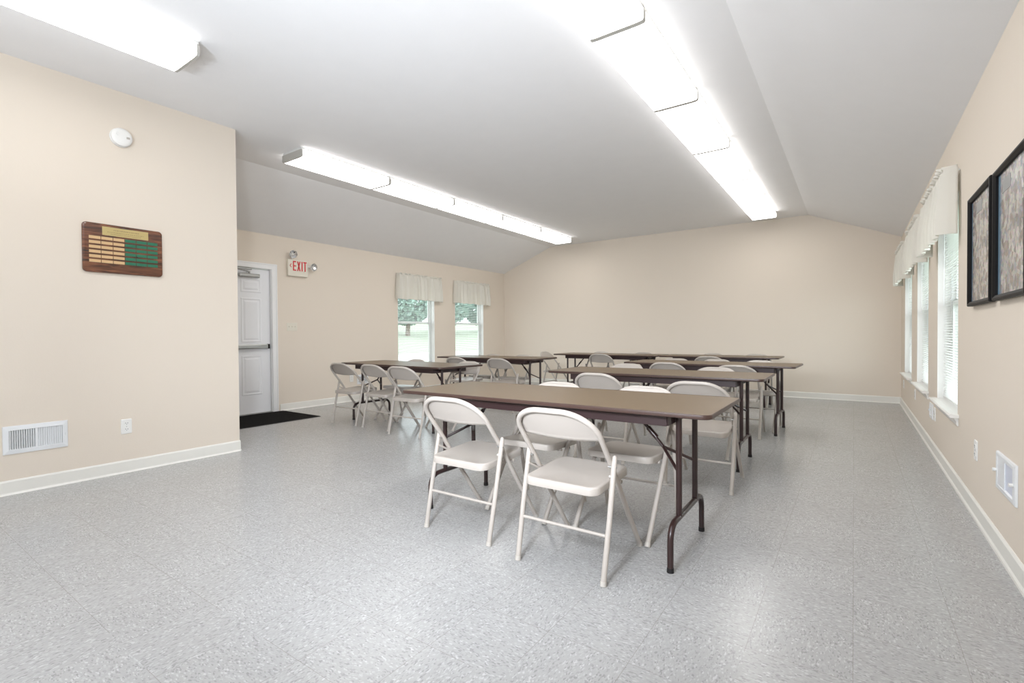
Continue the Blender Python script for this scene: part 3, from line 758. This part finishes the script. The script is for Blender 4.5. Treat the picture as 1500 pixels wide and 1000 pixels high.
CHAIRS = [   # centre x, rear feet y, rotation, label
 (-1.762, 1.990, 0, 'beige metal folding chair, left of the two nearest the camera, from behind'),
 (-1.106, 1.945, 0, 'beige metal folding chair nearest the camera, in front of the closest table'),
 (-1.660, 2.880, PI, 'beige folding chair across the closest table, left one, mostly hidden'),
 (-1.068, 2.915, PI, 'beige folding chair across the closest table, right one, seat showing under the tabletop'),
 (-1.800, 3.870, 0, 'beige folding chair on the near side of the second table, left one'),
 (-0.895, 3.530, 0, 'beige folding chair on the near side of the second table, right one, beside its legs'),
 (-2.060, 5.130, PI, 'beige folding chair on the far side of the second table, left one'),
 (-1.095, 4.960, PI, 'beige folding chair behind the second table, right one, only its top edge showing'),
 (-1.770, 5.690, 0, 'beige folding chair before the third table, left one'),
 (-1.010, 5.525, 0, 'beige folding chair on the near side of the third table, right one, by its legs'),
 (-1.930, 6.500, PI, 'beige folding chair on the far side of the third table, leftmost of three'),
 (-1.425, 6.520, PI, 'beige folding chair on the far side of the third table, middle of three'),
 (-0.920, 6.460, PI, 'beige folding chair on the far side of the third table, rightmost of three'),
 (-3.500, 7.650, 0, 'beige folding chair on the near side of the back row left table'),
 (-1.724, 7.490, 0, 'beige folding chair on the near side of the back row right table'),
 (-3.870, 8.400, PI, 'beige folding chair behind the back row left table, far wall side, left one'),
 (-3.060, 8.400, PI, 'beige folding chair behind the back row left table, far wall side, right one'),
 (-1.900, 8.440, PI, 'beige folding chair behind the back row right table, far wall side, left one'),
 (-1.250, 8.440, PI, 'beige folding chair behind the back row right table, far wall side, right one'),
 (-5.135, 3.746, 0.03, 'beige folding chair nearest the door wall, leftmost of three side by side'),
 (-4.545, 3.742, 0.0, 'beige folding chair, middle of the three side by side at the left table'),
 (-3.985, 3.655, 0.06, 'beige folding chair, rightmost of the three side by side at the left table'),
 (-4.900, 4.690, PI, 'beige folding chair across the left table, its top edge showing against the window'),
 (-3.930, 4.640, PI, 'beige folding chair across the left table, at its right end'),
 (-4.860, 5.560, 0, 'beige folding chair before the table under the far left window, left one'),
 (-4.100, 5.580, 0, 'beige folding chair before the table under the far left window, right one'),
 (-5.000, 6.560, PI, 'beige folding chair across the far left table, left one, wall side'),
 (-4.400, 6.560, PI, 'beige folding chair across the far left table, right one, wall side'),
]
cp = make_chair()
for i, (x, y, rz, lab) in enumerate(CHAIRS):
    o = cp if i == 0 else copy_tree(cp)
    oy = y+0.24 if abs(rz) < 1 else y-0.24
    o.location = (x, oy, 0); o.rotation_euler = (0, 0, rz); o['label'] = lab
o = copy_tree(cp); o.location = (-4.56, 8.08, 0); o.rotation_euler = (0, 0, -PI/2)
o['label'] = 'beige folding chair seen side-on at the left end of the back row table'

# ------------------------------------------------------------------ folding tables
def make_table(L, W=0.71):
    e = empty('folding_table', (0, 0, 0), cat='table', group='brown laminate folding tables')
    H = 0.739; a, b = L/2, W/2
    def ring(ins, z, rc=0.042): return [(x, y, z) for x, y in rrect(-a+ins, a-ins, -b+ins, b-ins, rc-ins, 8)]
    tt = MB().loops([ring(0.006, H-0.019), ring(0.006, H), ]).build('tabletop', M_TTOP, e)
    MB().loops([ring(0.006, H-0.021), ring(0.0, H-0.018), ring(-0.001, H-0.010), ring(0.0, H-0.002), ring(0.003, H+0.0006), ring(0.006, H+0.0006), ], smooth=True, cap0=False, cap1=False).build('edge_band', M_TEDGE, tt)
    xa = a-0.21; ya_ = 0.265
    ap = MB()
    for s_ in (-1, 1):
        ap.box(-xa, xa, s_*ya_-0.004, s_*ya_+0.004, H-0.078, H-0.021)
        ap.box(s_*xa-0.004, s_*xa+0.004, -ya_+0.004, ya_-0.004, H-0.078, H-0.021)
    ap.box(-0.02, 0.02, -ya_+0.004, ya_-0.004, H-0.06, H-0.021)
    ap.build('apron', M_TAPR, e, bevel=0.002)
    r = 0.0145
    for s_ in (-1, 1):
        x = s_*(a-0.190)
        p = fillet([(x, -0.284, 0.014), (x, -0.284, 0.211), (x, 0.284, 0.211), (x, 0.284, 0.014)], 0.085, 8)
        lf = MB().tube(p, r, 12)
        for yy in (-0.145, 0.145): lf.tube([(x, yy, 0.211), (x, yy, H-0.030)], r, 12)
        lf.tube([(x, -0.20, H-0.035), (x, 0.20, H-0.035)], 0.012, 10)
        lo = lf.build('leg_frame', M_TLEG, e)
        for yy in (-0.284, 0.284): MB().tube([(x, yy, 0.0005), (x, yy, 0.022)], [0.0165, 0.0158], 12).build('foot_cap', M_TRUB, lo)
        k0 = (x-s_*0.26, 0, H-0.075); k1 = (x-s_*0.12, 0, 0.505)
        bo = MB().tube([(x-s_*0.27, -0.04, H-0.07), k0, k1], 0.009, 8).tube([(x-s_*0.27, 0.04, H-0.07), k0], 0.009, 8)
        bo.tube([k1, (x, -0.145, 0.42)], 0.008, 8).tube([k1, (x, 0.145, 0.42)], 0.008, 8)
        bb = bo.build('folding_brace', M_TLEG, e)
        MB().tube([(x-s_*0.20, 0, 0.596), (x-s_*0.155, 0, 0.549)], 0.0135, 10).build('lock_sleeve', M_TLEG, bb)
    return e
TB = [
 (-1.432, 2.511, 0.3, 1.875, 'long brown folding table closest to the camera, with two chairs before it'),
 (-1.491, 4.429, 0.6, 1.875, 'brown folding table directly behind the closest one, second in the right-hand row'),
 (-1.415, 6.130, -1.5, 1.875, 'brown folding table third in the right-hand row, reaching farthest right'),
 (-3.510, 8.020, 0.0, 1.875, 'brown folding table on the left of the back row by the far wall'),
 (-1.700, 8.060, 0.0, 1.690, 'brown folding table on the right of the back row by the far wall'),
 (-4.544, 4.269, -3.3, 1.875, 'brown folding table by the door wall with three chairs side by side'),
 (-4.660, 6.220, 0.0, 1.875, 'brown folding table below the far left window'),
]
pr_t = {}
for x, y, rz, L, lab in TB:
    if L in pr_t: o = copy_tree(pr_t[L])
    else: o = make_table(L); pr_t[L] = o
    o.location = (x, y, 0); o.rotation_euler = (0, 0, math.radians(rz)); o['label'] = lab

# ------------------------------------------------------------------ outside
MB().box(-60, XL-WT, -20, 70, -0.42, -0.30).build('lawn', M_LAWN, kind='structure')
MB().box(XR+WT, 40, -20, 50, -0.42, -0.30).build('lawn_right', M_LAWN, kind='structure')
MB().box(-27, -20, -20, 70, -0.298, -0.285).build('driveway', M_ROAD, kind='structure')
MB().prism([(-30, -0.32), (-30, -0.28), (-44, 1.6), (-75, 3.6), (-75, -0.32)], -20, 110, lambda p, q, a: (p, a, q)).build('grass_bank', M_LAWN, kind='structure')
def tree(x, y, h, seed, label):
    rnd = random.Random(seed); e = empty('shade_tree', (x, y, 1.0), label=label, cat='tree', group='trees outside the left windows')
    tp = [(0, 0, 0), (0.1, 0.05, h*0.25), (0.0, 0.1, h*0.5), (0.05, 0, h*0.75)]
    t = MB().tube(tp, [0.28, 0.2, 0.15, 0.06], 10)
    for k in range(6):
        a = rnd.uniform(0, 2*PI); z = h*rnd.uniform(0.3, 0.55); t.tube([(0, 0.05, z), (math.cos(a)*1.1, math.sin(a)*1.1, z+1.0)], [0.09, 0.03], 6)
    t.build('trunk', M_BARK, e)
    f = MB()
    for k in range(4200):
        u = Vector((rnd.gauss(0, 1), rnd.gauss(0, 1), rnd.gauss(0, 1))).normalized()*rnd.uniform(0.55, 1)**0.5
        c = Vector((u.x*h*0.38, u.y*h*0.38, h*0.55+u.z*h*0.40))
        p = Vector((rnd.gauss(0, 1), rnd.gauss(0, 1), rnd.gauss(0, 1))).normalized(); q = p.orthogonal().normalized(); s = rnd.uniform(0.16, 0.32)
        f.add([c-p*s, c+q*s*0.6, c+p*s, c-q*s*0.6], [(0, 1, 2, 3)])
    f.build('foliage', M_LEAF, e, weld=False)
tree(-40.0, 37.5, 8.0, 1, 'leafy tree outside, at the left of the window nearer the exit sign')
tree(-42.0, 46.0, 8.6, 2, 'leafy tree outside, between the two windows of the door-side wall')
tree(-43.0, 54.8, 8.4, 3, 'leafy tree outside, seen through the window by the far corner')
